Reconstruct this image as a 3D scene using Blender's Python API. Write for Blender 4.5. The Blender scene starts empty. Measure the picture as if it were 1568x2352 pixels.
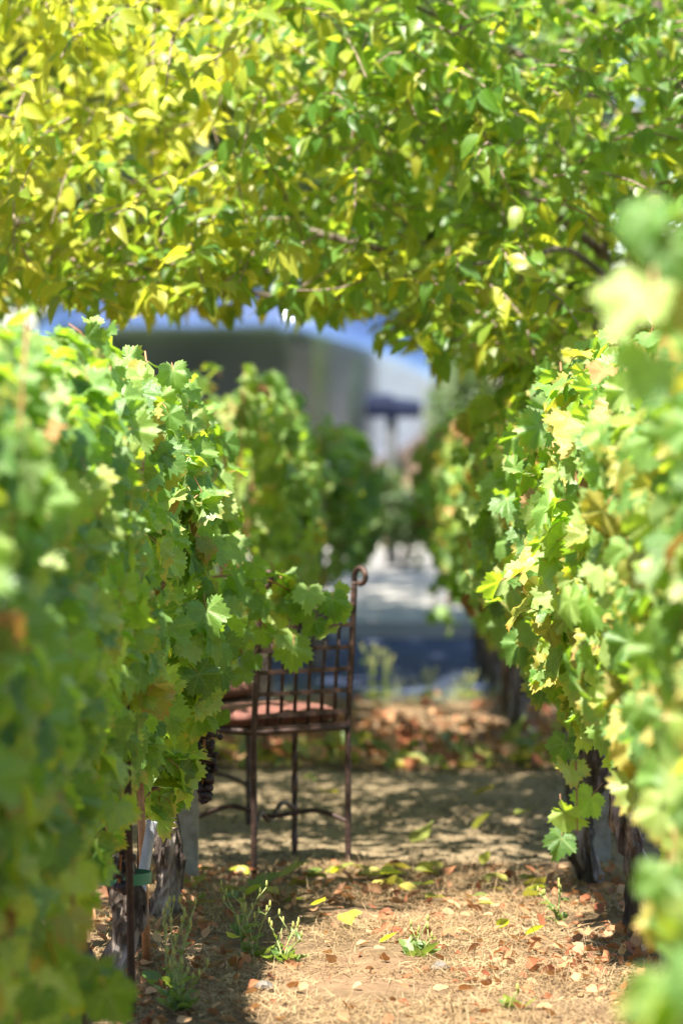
import bpy, bmesh, math, random
import numpy as np
from mathutils import Vector, Matrix

S = bpy.context.scene
COL = S.collection
R = math.radians
rng = np.random.default_rng(11)
random.seed(11)

# ------------------------------------------------------------------ camera, sky, sun, exposure
EYE = 1.337
cam_d = bpy.data.cameras.new('camera')
cam = bpy.data.objects.new('camera', cam_d)
COL.objects.link(cam)
cam.location = (0, 0, EYE)
cam.rotation_euler = (R(90), 0, 0)
cam_d.sensor_fit = 'VERTICAL'
cam_d.sensor_height = 36
cam_d.lens = 135
cam_d.shift_x = -121 / 2352
cam_d.shift_y = -216 / 2352
cam_d.clip_start = .1
cam_d.clip_end = 3000
cam_d.dof.use_dof = True
cam_d.dof.focus_distance = 9.5
cam_d.dof.aperture_fstop = 2.8
cam_d.dof.aperture_blades = 0
S.camera = cam

SUN = Vector((-.18, -.37, .91)).normalized()
w = bpy.data.worlds.new('World')
S.world = w
w.use_nodes = True
wn = w.node_tree.nodes
wl = w.node_tree.links
wn.clear()
sky = wn.new('ShaderNodeTexSky')
sky.sky_type = 'NISHITA'
sky.sun_disc = False
sky.sun_elevation = math.asin(SUN.z)
sky.sun_rotation = math.atan2(SUN.x, SUN.y)
sky.air_density = 1.0
sky.dust_density = .4
bg = wn.new('ShaderNodeBackground')
bg.inputs['Strength'].default_value = .085
wo = wn.new('ShaderNodeOutputWorld')
wl.new(sky.outputs[0], bg.inputs[0])
wl.new(bg.outputs[0], wo.inputs[0])
sd = bpy.data.lights.new('sun', 'SUN')
sd.energy = 5.0
sd.angle = R(.53)
sd.color = (1, .93, .80)
sun = bpy.data.objects.new('sun', sd)
COL.objects.link(sun)
sun.rotation_euler = SUN.to_track_quat('Z', 'Y').to_euler()
S.view_settings.view_transform = 'Standard'
S.view_settings.look = 'None'
S.view_settings.gamma = 1
S.view_settings.use_curve_mapping = False
S.view_settings.exposure = 2.05
S.cycles.max_bounces = 10
S.cycles.diffuse_bounces = 5
S.cycles.transmission_bounces = 6
S.cycles.glossy_bounces = 4
S.cycles.sample_clamp_indirect = 6


# ------------------------------------------------------------------ helpers
def empty(name, loc=(0, 0, 0), label=None, cat=None, group=None):
    o = bpy.data.objects.new(name, None)
    o.empty_display_size = .1
    COL.objects.link(o)
    o.location = loc
    return tag(o, label, cat, group)


def tag(o, label=None, cat=None, group=None, kind=None):
    if label:
        o['label'] = label
    if cat:
        o['category'] = cat
    if group:
        o['group'] = group
    if kind:
        o['kind'] = kind
    return o


def link(name, me, parent=None):
    o = bpy.data.objects.new(name, me)
    COL.objects.link(o)
    if parent:
        o.parent = parent
    return o


class MB:
    """collects verts / faces (world space or local) and builds one mesh object"""
    def __init__(s):
        s.v, s.f, s.m = [], [], []

    def add(s, verts, faces, m=0):
        b = len(s.v)
        s.v += [tuple(p) for p in verts]
        s.f += [tuple(i + b for i in f) for f in faces]
        s.m += [m] * len(faces)

    def box(s, c, d, rz=0, m=0, tilt=None):
        hx, hy, hz = d[0] / 2, d[1] / 2, d[2] / 2
        M = Matrix.Translation(c) @ Matrix.Rotation(rz, 4, 'Z')
        if tilt:
            M = M @ tilt
        vs = [M @ Vector((x, y, z)) for x in (-hx, hx) for y in (-hy, hy) for z in (-hz, hz)]
        s.add(vs, [(0, 1, 3, 2), (4, 6, 7, 5), (0, 4, 5, 1), (2, 3, 7, 6), (0, 2, 6, 4), (1, 5, 7, 3)], m)

    def tube(s, pts, rad, n=8, m=0, twist=0, rough=0, seed=0, cap=True):
        pts = [Vector(p) for p in pts]
        k = len(pts)
        if not hasattr(rad, '__len__'):
            rad = [rad] * k
        rr = random.Random(seed)
        vs, fs = [], []
        up = Vector((0, 0, 1))
        prev = None
        for i, p in enumerate(pts):
            d = (pts[min(i + 1, k - 1)] - pts[max(i - 1, 0)])
            d = d.normalized() if d.length > 1e-9 else Vector((0, 0, 1))
            if prev is None:
                a = d.cross(up)
                if a.length < 1e-3:
                    a = d.cross(Vector((1, 0, 0)))
                a.normalize()
            else:
                a = (prev - d * prev.dot(d)).normalized()
            prev = a
            b = d.cross(a)
            for j in range(n):
                t = 2 * math.pi * j / n + twist * i
                q = rad[i] * (1 + rough * (rr.random() - .5) * 2)
                vs.append(p + (a * math.cos(t) + b * math.sin(t)) * q)
        for i in range(k - 1):
            for j in range(n):
                fs.append((i * n + j, i * n + (j + 1) % n, (i + 1) * n + (j + 1) % n, (i + 1) * n + j))
        if cap:
            fs.append(tuple(range(n))[::-1])
            fs.append(tuple((k - 1) * n + j for j in range(n)))
        s.add(vs, fs, m)

    def build(s, name, mats, parent=None, smooth=False, off=None):
        me = bpy.data.meshes.new(name)
        v = s.v
        if off is not None:
            v = [(x - off[0], y - off[1], z - off[2]) for x, y, z in v]
        me.from_pydata(v, [], s.f)
        for m in (mats if isinstance(mats, (list, tuple)) else [mats]):
            me.materials.append(m)
        if any(s.m):
            me.polygons.foreach_set('material_index', s.m)
        if smooth:
            me.polygons.foreach_set('use_smooth', [True] * len(s.f))
        me.update()
        return link(name, me, parent)


def smooth_path(pts, n=6):
    pts = [Vector(p) for p in pts]
    out = []
    for i in range(len(pts) - 1):
        p0, p1, p2, p3 = pts[max(i - 1, 0)], pts[i], pts[i + 1], pts[min(i + 2, len(pts) - 1)]
        for j in range(n):
            t = j / n
            out.append(.5 * ((2 * p1) + (p2 - p0) * t + (2 * p0 - 5 * p1 + 4 * p2 - p3) * t * t + (3 * p1 - p0 - 3 * p2 + p3) * t ** 3))
    out.append(pts[-1])
    return out


# ------------------------------------------------------------------ materials
def new_mat(name):
    m = bpy.data.materials.new(name)
    m.use_nodes = True
    nt = m.node_tree
    nt.nodes.clear()
    return m, nt, nt.nodes, nt.links


def mathn(nt, op, a, b=None, clamp=False):
    n = nt.nodes.new('ShaderNodeMath')
    n.operation = op
    n.use_clamp = clamp
    for i, x in enumerate((a, b)):
        if x is None:
            continue
        if isinstance(x, (int, float)):
            n.inputs[i].default_value = x
        else:
            nt.links.new(x, n.inputs[i])
    return n.outputs[0]


def ramp(nt, fac, stops, interp='LINEAR'):
    n = nt.nodes.new('ShaderNodeValToRGB')
    n.color_ramp.interpolation = interp
    e = n.color_ramp.elements
    while len(e) < len(stops):
        e.new(.5)
    for i, (p, c) in enumerate(stops):
        e[i].position = p
        e[i].color = (*c, 1)
    nt.links.new(fac, n.inputs[0])
    return n.outputs[0]


def mixc(nt, fac, a, b, mode='MIX'):
    n = nt.nodes.new('ShaderNodeMix')
    n.data_type = 'RGBA'
    n.blend_type = mode
    for i, x in ((0, fac), (6, a), (7, b)):
        if isinstance(x, (int, float)):
            n.inputs[i].default_value = x
        elif isinstance(x, tuple):
            n.inputs[i].default_value = (*x, 1)
        else:
            nt.links.new(x, n.inputs[i])
    return n.outputs[2]


def noise(nt, vec, scale, detail=4, rough=.55):
    n = nt.nodes.new('ShaderNodeTexNoise')
    n.inputs['Scale'].default_value = scale
    n.inputs['Detail'].default_value = detail
    n.inputs['Roughness'].default_value = rough
    if vec is not None:
        nt.links.new(vec, n.inputs['Vector'])
    return n.outputs[0]


def coords(nt, which='Object'):
    return nt.nodes.new('ShaderNodeTexCoord').outputs[which]


def bump(nt, h, strength=.4, dist=.01):
    n = nt.nodes.new('ShaderNodeBump')
    n.inputs['Strength'].default_value = strength
    n.inputs['Distance'].default_value = dist
    nt.links.new(h, n.inputs['Height'])
    return n.outputs[0]


def pbr(name, stops, scale=8, rough=.7, metal=0, bumps=.3, bdist=.01, detail=5, coord='Object', spec=.4, stretch=None):
    m, nt, N, L = new_mat(name)
    v = coords(nt, coord)
    if stretch:
        mp = N.new('ShaderNodeMapping')
        mp.inputs['Scale'].default_value = stretch
        L.new(v, mp.inputs[0])
        v = mp.outputs[0]
    f = noise(nt, v, scale, detail)
    c = ramp(nt, f, stops)
    p = N.new('ShaderNodeBsdfPrincipled')
    L.new(c, p.inputs['Base Color'])
    p.inputs['Roughness'].default_value = rough
    p.inputs['Metallic'].default_value = metal
    p.inputs['Specular IOR Level'].default_value = spec
    if bumps:
        L.new(bump(nt, noise(nt, v, scale * 2.3, 6, .65), bumps, bdist), p.inputs['Normal'])
    o = N.new('ShaderNodeOutputMaterial')
    L.new(p.outputs[0], o.inputs[0])
    return m


def leaf_mat(name, stops, trans, back, rough=.42, spec=.5, tfac=.42, veins=True, vein_col=(.30, .38, .12), edge=None, edge_amt=0.):
    """leaf: diffuse + translucency + waxy gloss; colour varies from leaf to leaf, veins follow the blade's uv"""
    m, nt, N, L = new_mat(name)
    geo = N.new('ShaderNodeNewGeometry')
    oi = N.new('ShaderNodeObjectInfo')
    r = mathn(nt, 'FRACT', mathn(nt, 'ADD', geo.outputs['Random Per Island'], oi.outputs['Random']))
    r2 = mathn(nt, 'FRACT', mathn(nt, 'MULTIPLY', r, 7.31))
    c = ramp(nt, r, stops)
    uv = coords(nt, 'UV')
    blot = noise(nt, uv, 3.2, 4, .6)
    c = mixc(nt, .35, c, ramp(nt, blot, [(.3, (.35, .42, .25)), (.7, (1.25, 1.15, 1.0))]), 'MULTIPLY')
    h = None
    if veins:
        sep = N.new('ShaderNodeSeparateXYZ')
        L.new(uv, sep.inputs[0])
        x, y = sep.outputs[0], sep.outputs[1]
        total = None
        for a in (90, 36, 144, -18, 198):
            cx, cy = math.cos(R(a)), math.sin(R(a))
            dot = mathn(nt, 'ADD', mathn(nt, 'MULTIPLY', x, cx), mathn(nt, 'MULTIPLY', y, cy))
            cr = mathn(nt, 'ABSOLUTE', mathn(nt, 'SUBTRACT', mathn(nt, 'MULTIPLY', x, cy), mathn(nt, 'MULTIPLY', y, cx)))
            # side veins leave the main vein at an angle, chevron fashion
            ch = mathn(nt, 'SUBTRACT', dot, mathn(nt, 'MULTIPLY', cr, .9))
            saw = mathn(nt, 'ABSOLUTE', mathn(nt, 'SUBTRACT', mathn(nt, 'FRACT', mathn(nt, 'MULTIPLY', ch, 5.5)), .5))
            side = mathn(nt, 'MULTIPLY', mathn(nt, 'LESS_THAN', saw, .07), mathn(nt, 'LESS_THAN', cr, mathn(nt, 'MULTIPLY', dot, .42)))
            side = mathn(nt, 'MULTIPLY', side, .55)
            main = mathn(nt, 'SUBTRACT', 1.0, mathn(nt, 'DIVIDE', cr, mathn(nt, 'SUBTRACT', .035, mathn(nt, 'MULTIPLY', dot, .022))), True)
            one = mathn(nt, 'MULTIPLY', mathn(nt, 'MAXIMUM', main, side), mathn(nt, 'GREATER_THAN', dot, 0))
            total = one if total is None else mathn(nt, 'MAXIMUM', total, one)
        c = mixc(nt, mathn(nt, 'MULTIPLY', total, .55), c, vein_col)
        vo = N.new('ShaderNodeTexVoronoi')
        vo.feature = 'DISTANCE_TO_EDGE'
        vo.inputs['Scale'].default_value = 11
        L.new(uv, vo.inputs['Vector'])
        h = mathn(nt, 'SUBTRACT', mathn(nt, 'MINIMUM', vo.outputs[0], .12), mathn(nt, 'MULTIPLY', total, .12))
    else:
        sep = N.new('ShaderNodeSeparateXYZ')
        L.new(uv, sep.inputs[0])
        mid = mathn(nt, 'LESS_THAN', mathn(nt, 'ABSOLUTE', sep.outputs[0]), .025)
        c = mixc(nt, mathn(nt, 'MULTIPLY', mid, .4), c, vein_col)
    if edge:
        ln = N.new('ShaderNodeVectorMath')
        ln.operation = 'LENGTH'
        L.new(uv, ln.inputs[0])
        e = mathn(nt, 'ADD', mathn(nt, 'MULTIPLY', ln.outputs['Value'], .9), mathn(nt, 'MULTIPLY', mathn(nt, 'SUBTRACT', blot, .5), 1.6))
        e = mathn(nt, 'MULTIPLY', mathn(nt, 'SUBTRACT', e, .55), 3.0, True)
        e = mathn(nt, 'MULTIPLY', e, mathn(nt, 'MULTIPLY', mathn(nt, 'GREATER_THAN', r2, 1 - edge_amt), .85))
        c = mixc(nt, e, c, edge)
    cb = mixc(nt, .45, c, back)
    cf = mixc(nt, geo.outputs['Backfacing'], c, cb)
    p = N.new('ShaderNodeBsdfPrincipled')
    L.new(cf, p.inputs['Base Color'])
    p.inputs['Roughness'].default_value = rough
    p.inputs['Specular IOR Level'].default_value = spec
    t = N.new('ShaderNodeBsdfTranslucent')
    L.new(mixc(nt, 1.0, mixc(nt, .35, c, (.2, .2, .08)), trans, 'MULTIPLY'), t.inputs['Color'])
    if h is not None:
        b = bump(nt, h, .55, .006)
        L.new(b, p.inputs['Normal'])
    mx = N.new('ShaderNodeMixShader')
    mx.inputs[0].default_value = tfac
    L.new(p.outputs[0], mx.inputs[1])
    L.new(t.outputs[0], mx.inputs[2])
    o = N.new('ShaderNodeOutputMaterial')
    L.new(mx.outputs[0], o.inputs[0])
    return m


T1 = (4.2, 4.0, 1.2)
M = {}
M['vine_leaf'] = leaf_mat('vine_leaf', [(0, (.062, .155, .032)), (.3, (.115, .245, .052)), (.65, (.20, .345, .085)), (1, (.35, .44, .14))], (2.5, 2.8, .45), (.34, .42, .19), spec=.6, rough=.45, tfac=.44, edge=(.40, .30, .07), edge_amt=.25)
M['vine_leaf_yellow'] = leaf_mat('vine_leaf_yellow', [(0, (.20, .27, .05)), (.6, (.32, .33, .06)), (1, (.44, .36, .09))], (2.4, 2.2, .8), (.38, .37, .20), edge=(.36, .20, .05), edge_amt=.3)
M['vine_leaf_dry'] = leaf_mat('vine_leaf_dry', [(0, (.22, .10, .05)), (.5, (.34, .19, .08)), (1, (.46, .30, .14))], (2.0, 1.5, .8), (.38, .25, .14), rough=.7, spec=.2, tfac=.25)
M['tree_leaf'] = leaf_mat('tree_leaf', [(0, (.035, .105, .018)), (.4, (.06, .155, .024)), (.8, (.11, .205, .030)), (1, (.19, .26, .04))], (3.6, 3.7, 1.0), (.18, .25, .09), rough=.40, spec=.4, veins=False, tfac=.45)
M['tree_leaf_lime'] = leaf_mat('tree_leaf_lime', [(0, (.12, .21, .026)), (.5, (.20, .27, .032)), (1, (.30, .31, .04))], (3.2, 2.9, .8), (.26, .30, .09), rough=.42, spec=.4, veins=False, tfac=.45)
M['tree_leaf_yellow'] = leaf_mat('tree_leaf_yellow', [(0, (.36, .43, .05)), (.5, (.50, .53, .07)), (1, (.62, .56, .10))], (1.9, 2.0, .5), (.45, .38, .12), rough=.45, spec=.4, veins=False, tfac=.45)
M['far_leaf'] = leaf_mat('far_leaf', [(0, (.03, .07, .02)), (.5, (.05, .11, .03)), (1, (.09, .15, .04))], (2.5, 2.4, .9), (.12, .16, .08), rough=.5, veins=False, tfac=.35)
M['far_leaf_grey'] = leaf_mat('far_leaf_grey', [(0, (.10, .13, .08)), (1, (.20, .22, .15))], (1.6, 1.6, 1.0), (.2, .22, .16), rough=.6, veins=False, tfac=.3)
M['litter_red'] = leaf_mat('litter_red', [(0, (.20, .06, .03)), (.35, (.34, .13, .07)), (.7, (.42, .22, .12)), (1, (.50, .32, .19))], (1.6, 1.2, .8), (.40, .22, .14), rough=.75, spec=.2, veins=False, tfac=.2)
M['litter_green'] = leaf_mat('litter_green', [(0, (.08, .14, .03)), (.5, (.17, .21, .05)), (1, (.36, .30, .07))], (2, 1.8, .7), (.3, .3, .14), rough=.5, veins=False, tfac=.3)
M['petiole'] = pbr('petiole', [(.3, (.34, .13, .07)), (.7, (.45, .26, .12))], 20, .5, bumps=0)
M['cane'] = pbr('cane', [(.3, (.22, .09, .04)), (.7, (.42, .21, .10))], 25, .5, bumps=.2)
M['bark'] = pbr('vine_bark', [(.32, (.03, .022, .018)), (.48, (.10, .075, .062)), (.62, (.36, .30, .27))], 34, .9, bumps=1.0, bdist=.02, stretch=(1, 1, .22), detail=7)
M['tree_bark'] = pbr('tree_bark', [(.3, (.06, .045, .035)), (.55, (.15, .12, .10)), (.8, (.34, .28, .24))], 18, .9, bumps=.9, bdist=.02, stretch=(1, 1, .4), detail=7)
M['twig'] = pbr('twig', [(.3, (.13, .09, .07)), (.7, (.32, .24, .20))], 30, .8, bumps=.3)
M['concrete'] = pbr('post_concrete', [(.3, (.17, .155, .13)), (.55, (.26, .24, .21)), (.75, (.33, .31, .27))], 30, .9, bumps=.6)
M['rust'] = pbr('rusty_steel', [(.3, (.035, .02, .016)), (.6, (.075, .04, .03)), (.8, (.13, .07, .05))], 60, .62, bumps=.4, metal=.1)
M['iron'] = pbr('wrought_iron', [(.3, (.028, .018, .016)), (.55, (.06, .035, .03)), (.75, (.15, .075, .055))], 55, .48, bumps=.35, metal=.25)
M['wire'] = pbr('wire', [(.3, (.25, .25, .25)), (.7, (.4, .4, .4))], 40, .4, metal=.8, bumps=0)
M['cushion'] = pbr('terracotta_cloth', [(.3, (.10, .038, .03)), (.7, (.18, .075, .058))], 9, .85, bumps=.5, bdist=.004)
M['hose'] = pbr('grey_plastic_tube', [(.35, (.24, .25, .28)), (.65, (.36, .37, .40))], 30, .5, bumps=.2)
M['tie'] = pbr('green_tie', [(.3, (.02, .12, .06)), (.7, (.04, .2, .10))], 20, .5, bumps=0)
M['grape'] = pbr('dark_grape', [(.3, (.012, .008, .016)), (.7, (.035, .018, .03))], 40, .38, bumps=.5, bdist=.004)
M['weed'] = leaf_mat('weed_green', [(0, (.06, .13, .03)), (.5, (.10, .18, .045)), (1, (.15, .22, .07))], (2.5, 2.5, 1.0), (.22, .28, .12), veins=False, tfac=.35)
M['weed_stem'] = pbr('weed_stem', [(.3, (.20, .26, .08)), (.7, (.30, .32, .12))], 20, .6, bumps=0)
M['bud'] = pbr('weed_bud', [(.3, (.24, .30, .07)), (.7, (.40, .36, .10))], 60, .6, bumps=0)
M['straw'] = pbr('straw', [(.25, (.13, .08, .038)), (.5, (.24, .16, .08)), (.75, (.38, .28, .15))], 7, .7, bumps=0, coord='Object')
M['pebble'] = pbr('pebble', [(.3, (.08, .07, .065)), (.7, (.2, .18, .16))], 15, .85, bumps=.5)
M['tyre'] = pbr('tyre_rubber', [(.3, (.015, .015, .016)), (.7, (.03, .03, .03))], 20, .8, bumps=.2)
M['rim'] = pbr('wheel_rim', [(.3, (.5, .5, .52)), (.7, (.6, .6, .62))], 20, .3, metal=.9, bumps=0)
M['trim'] = pbr('trailer_trim', [(.3, (.12, .12, .13)), (.7, (.2, .2, .21))], 20, .5, metal=.6, bumps=0)
M['box_paint'] = pbr('blue_box_paint', [(.3, (.007, .011, .03)), (.7, (.012, .018, .045))], 15, .7, bumps=.1, spec=.1)
M['dark_post'] = pbr('dark_post', [(.3, (.02, .025, .03)), (.7, (.04, .045, .05))], 15, .6, bumps=.1)


def aluminium():
    m, nt, N, L = new_mat('polished_aluminium')
    v = coords(nt)
    f = noise(nt, v, 3.0, 5)
    p = N.new('ShaderNodeBsdfPrincipled')
    L.new(ramp(nt, f, [(.3, (.33, .38, .50)), (.7, (.40, .45, .58))]), p.inputs['Base Color'])
    p.inputs['Metallic'].default_value = 1
    L.new(mathn(nt, 'ADD', mathn(nt, 'MULTIPLY', f, .05), .16), p.inputs['Roughness'])
    L.new(bump(nt, noise(nt, v, 1.6, 2), .08, .05), p.inputs['Normal'])
    o = N.new('ShaderNodeOutputMaterial')
    L.new(p.outputs[0], o.inputs[0])
    return m


M['alu'] = aluminium()


def ground_mat():
    m, nt, N, L = new_mat('dry_soil')
    v = coords(nt)
    a = noise(nt, v, 1.7, 6, .6)
    b = noise(nt, v, 22, 6, .7)
    c = ramp(nt, b, [(.25, (.075, .048, .027)), (.5, (.15, .10, .056)), (.75, (.25, .18, .105))])
    c = mixc(nt, ramp(nt, a, [(.45, (0, 0, 0)), (.62, (.6, .6, .6))]), c, (.28, .175, .105))
    p = N.new('ShaderNodeBsdfPrincipled')
    L.new(c, p.inputs['Base Color'])
    p.inputs['Roughness'].default_value = .95
    p.inputs['Specular IOR Level'].default_value = .15
    L.new(bump(nt, noise(nt, v, 45, 6, .7), .9, .02), p.inputs['Normal'])
    o = N.new('ShaderNodeOutputMaterial')
    L.new(p.outputs[0], o.inputs[0])
    return m


M['soil'] = ground_mat()
M['gravel'] = pbr('decomposed_granite', [(.25, (.13, .095, .055)), (.5, (.23, .175, .105)), (.75, (.33, .26, .16))], 70, .95, bumps=.9, bdist=.012, spec=.15)
M['asphalt'] = pbr('asphalt', [(.3, (.030, .042, .095)), (.7, (.046, .062, .135))], 60, .9, bumps=.6, spec=.3)  # driveway asphalt, the blue of its skylit shade put into the colour
M['asphalt_old'] = pbr('asphalt_old', [(.3, (.13, .125, .12)), (.7, (.18, .175, .165))], 12, .9, bumps=.5)
M['paving'] = pbr('concrete_paving', [(.3, (.27, .255, .24)), (.7, (.35, .335, .31))], 5, .9, bumps=.3)

# ------------------------------------------------------------------ ground, path, road
def sheet(name, x0, x1, y0, y1, z, mat, nx=1, ny=1, amp=0, seed=1):
    xs = np.linspace(x0, x1, nx + 1)
    ys = np.linspace(y0, y1, ny + 1)
    X, Y = np.meshgrid(xs, ys)
    rr = np.random.default_rng(seed)
    Z = np.full(X.shape, float(z))
    if amp:
        for k in range(14):
            fx, fy, ph = rr.normal(0, 2.5 * (1 + k * .4)), rr.normal(0, 2.5 * (1 + k * .4)), rr.uniform(0, 6.28)
            Z += amp / (1 + k * .35) * np.sin(X * fx + Y * fy + ph)
    v = np.stack([X, Y, Z], -1).reshape(-1, 3)
    f = []
    W = nx + 1
    for j in range(ny):
        for i in range(nx):
            a = j * W + i
            f.append((a, a + 1, a + W + 1, a + W))
    me = bpy.data.meshes.new(name)
    me.from_pydata(v.tolist(), [], f)
    me.materials.append(mat)
    me.polygons.foreach_set('use_smooth', [True] * len(f))
    o = link(name, me)
    return tag(o, kind='structure')


tag(sheet('ground', -600, 600, -60, 1500, -.02, M['soil']), 'tan dry soil stretching beneath the vineyard')
sheet('vineyard_soil', -3, 3, 2, 11.5, .0, M['soil'], 120, 190, .006, 3)
sheet('planting_strip', -3, 3, 14.62, 18.4, .0, M['soil'], 60, 40, .006, 4)
sheet('gravel_path', -8, 8, 11.35, 14.75, -.004, M['gravel'], 40, 16, .0015, 5)
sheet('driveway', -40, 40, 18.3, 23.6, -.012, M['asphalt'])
sheet('pavement', -40, 40, 23.6, 31.5, .08, M['paving'])
kb = MB()
kb.box((0, 23.56, .03), (80, .12, .12))
tag(kb.build('kerb', M['paving']), kind='structure')
sheet('parking_lane', -40, 40, 31.5, 38.5, -.008, M['asphalt_old'])
sheet('trailer_pad', -40, 40, 38.5, 41, -.004, M['paving'])

# ------------------------------------------------------------------ leaf meshes
def vine_outline(n_teeth, fine, rr):
    pts = []
    lob = [(0, 1.0), (56, .90), (-56, .90), (112, .70), (-112, .70)]
    N = n_teeth * 2 if fine else n_teeth
    sharp = rr.uniform(15, 21)
    for i in range(N):
        th = -168 + 336 * i / (N - 1)
        r = .50
        for a, l in lob:
            d = abs(th - a)
            r = max(r, l * (1 - (d / 46) ** 1.5 * .42) if d < 46 else 0)
        r *= 1 + rr.uniform(-.03, .03)
        if fine:
            r *= 1.085 if i % 2 else .905
        if abs(th) > 155:
            r *= .55 + .45 * (168 - abs(th)) / 13
        t = R(90 - th)
        pts.append((r * math.cos(t), r * math.sin(t)))
    return pts


def leaf_geo(kind, fine, seed):
    """verts, faces, uvs, material slot per face; blade about 1 wide, tip towards +y, normal +z"""
    rr = random.Random(seed)
    V, F, U, S_ = [], [], [], []
    if kind == 'vine':
        out = vine_outline(23, fine, rr) if fine else vine_outline(17, False, rr)
        fold = rr.uniform(.05, .55)
        cup = rr.uniform(-.42, .16)
        wav = rr.uniform(.05, .15)
        ph = rr.uniform(0, 6)
        droop = rr.uniform(.05, .38)
        skew = rr.uniform(-.2, .2)

        def zz(x, y):
            r = math.hypot(x, y)
            t = math.atan2(y, x)
            return fold * abs(x) ** 1.2 + cup * r * r + wav * r * math.sin(5 * t + ph) + wav * .6 * r * r * math.sin(9 * t + ph * 2) - droop * max(y, 0) ** 2 + skew * x * r
        k = .56
        rings = (.36, .72, 1.0) if fine else (1.0,)
        V.append((0, 0, 0))
        U.append((0, 0))
        n = len(out)
        for q in rings:
            for x, y in out:
                V.append((x * q * k, y * q * k, zz(x * q, y * q) * k))
                U.append((x * q, y * q))
        for i in range(n - 1):
            F.append((0, 1 + i + 1, 1 + i))
        for q in range(len(rings) - 1):
            b = 1 + q * n
            for i in range(n - 1):
                F.append((b + i, b + i + 1, b + n + i + 1, b + n + i))
        S_ = [0] * len(F)
        if fine:   # petiole
            b = len(V)
            pl = rr.uniform(.35, .6)
            for q in range(3):
                t = q / 2
                c = Vector((0, -.02 - pl * t * .75, -.02 - pl * t * t * .55))
                for a in range(3):
                    an = a * 2.094
                    V.append((c.x + .016 * math.cos(an), c.y, c.z + .016 * math.sin(an)))
                    U.append((0, 0))
            for q in range(2):
                for a in range(3):
                    F.append((b + q * 3 + a, b + q * 3 + (a + 1) % 3, b + q * 3 + 3 + (a + 1) % 3, b + q * 3 + 3 + a))
                    S_.append(1)
    else:
        curl = rr.uniform(.1, .55)
        fold = rr.uniform(.1, .6)
        tw = rr.uniform(-.5, .5)
        wid = rr.uniform(.20, .27) if kind == 'tree' else .12
        if kind == 'litter':
            wid, curl, fold = rr.uniform(.26, .36), rr.uniform(-.7, .3), rr.uniform(.1, .9)
        prof = [(0, .03), (.14, .78), (.34, 1.0), (.58, .80), (.8, .42), (1, .02)] if fine else [(0, .05), (.3, 1.0), (.7, .65), (1, .02)]
        for t, ww in prof:
            for s in (-1, 0, 1):
                x = s * ww * wid
                y = t
                z = abs(x) * fold - curl * t * t * .6 + tw * x * t + (.03 * math.sin(t * 9 + s * 2) if s else 0)
                V.append((x, y, z))
                U.append((s * ww, t))
        for i in range(len(prof) - 1):
            b = i * 3
            F.append((b, b + 1, b + 4, b + 3))
            F.append((b + 1, b + 2, b + 5, b + 4))
        S_ = [0] * len(F)
    return np.array(V, float), F, U, S_


NVAR = 8
GEO = {}
for kind in ('vine', 'tree', 'litter'):
    for fine in (True, False):
        GEO[kind, fine] = [leaf_geo(kind, fine, 100 + i) for i in range(NVAR)]
LEAF_ME = {}


def leaf_mesh(kind, var, mat):
    k = (kind, var, mat)
    if k not in LEAF_ME:
        V, F, U, sl = GEO[kind, True][var]
        me = bpy.data.meshes.new('leaf')
        me.from_pydata(V.tolist(), [], F)
        me.materials.append(M[mat])
        if kind == 'vine':
            me.materials.append(M['petiole'])
        me.polygons.foreach_set('material_index', sl)
        me.polygons.foreach_set('use_smooth', [True] * len(F))
        uv = me.uv_layers.new(name='UVMap')
        li = np.empty(len(me.loops), int)
        me.loops.foreach_get('vertex_index', li)
        uv.data.foreach_set('uv', np.array(U, float)[li].ravel())
        me.update()
        LEAF_ME[k] = me
    return LEAF_ME[k]


def frames(nrm, tip):
    n = nrm / np.linalg.norm(nrm, axis=1, keepdims=True)
    t = tip - (tip * n).sum(1, keepdims=True) * n
    t /= np.maximum(np.linalg.norm(t, axis=1, keepdims=True), 1e-6)
    x = np.cross(t, n)
    return np.stack([x, t, n], axis=2)     # columns


class Leaves:
    def __init__(s):
        s.p, s.n, s.t, s.s, s.m = [], [], [], [], []

    def add(s, p, n, t, size, mats):
        s.p.append(p); s.n.append(n); s.t.append(t); s.s.append(size); s.m += list(mats)

    def done(s):
        s.p = np.concatenate(s.p); s.n = np.concatenate(s.n); s.t = np.concatenate(s.t); s.s = np.concatenate(s.s)
        s.var = rng.integers(0, NVAR, len(s.p))
        s.R = frames(s.n, s.t)
        return s


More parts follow.
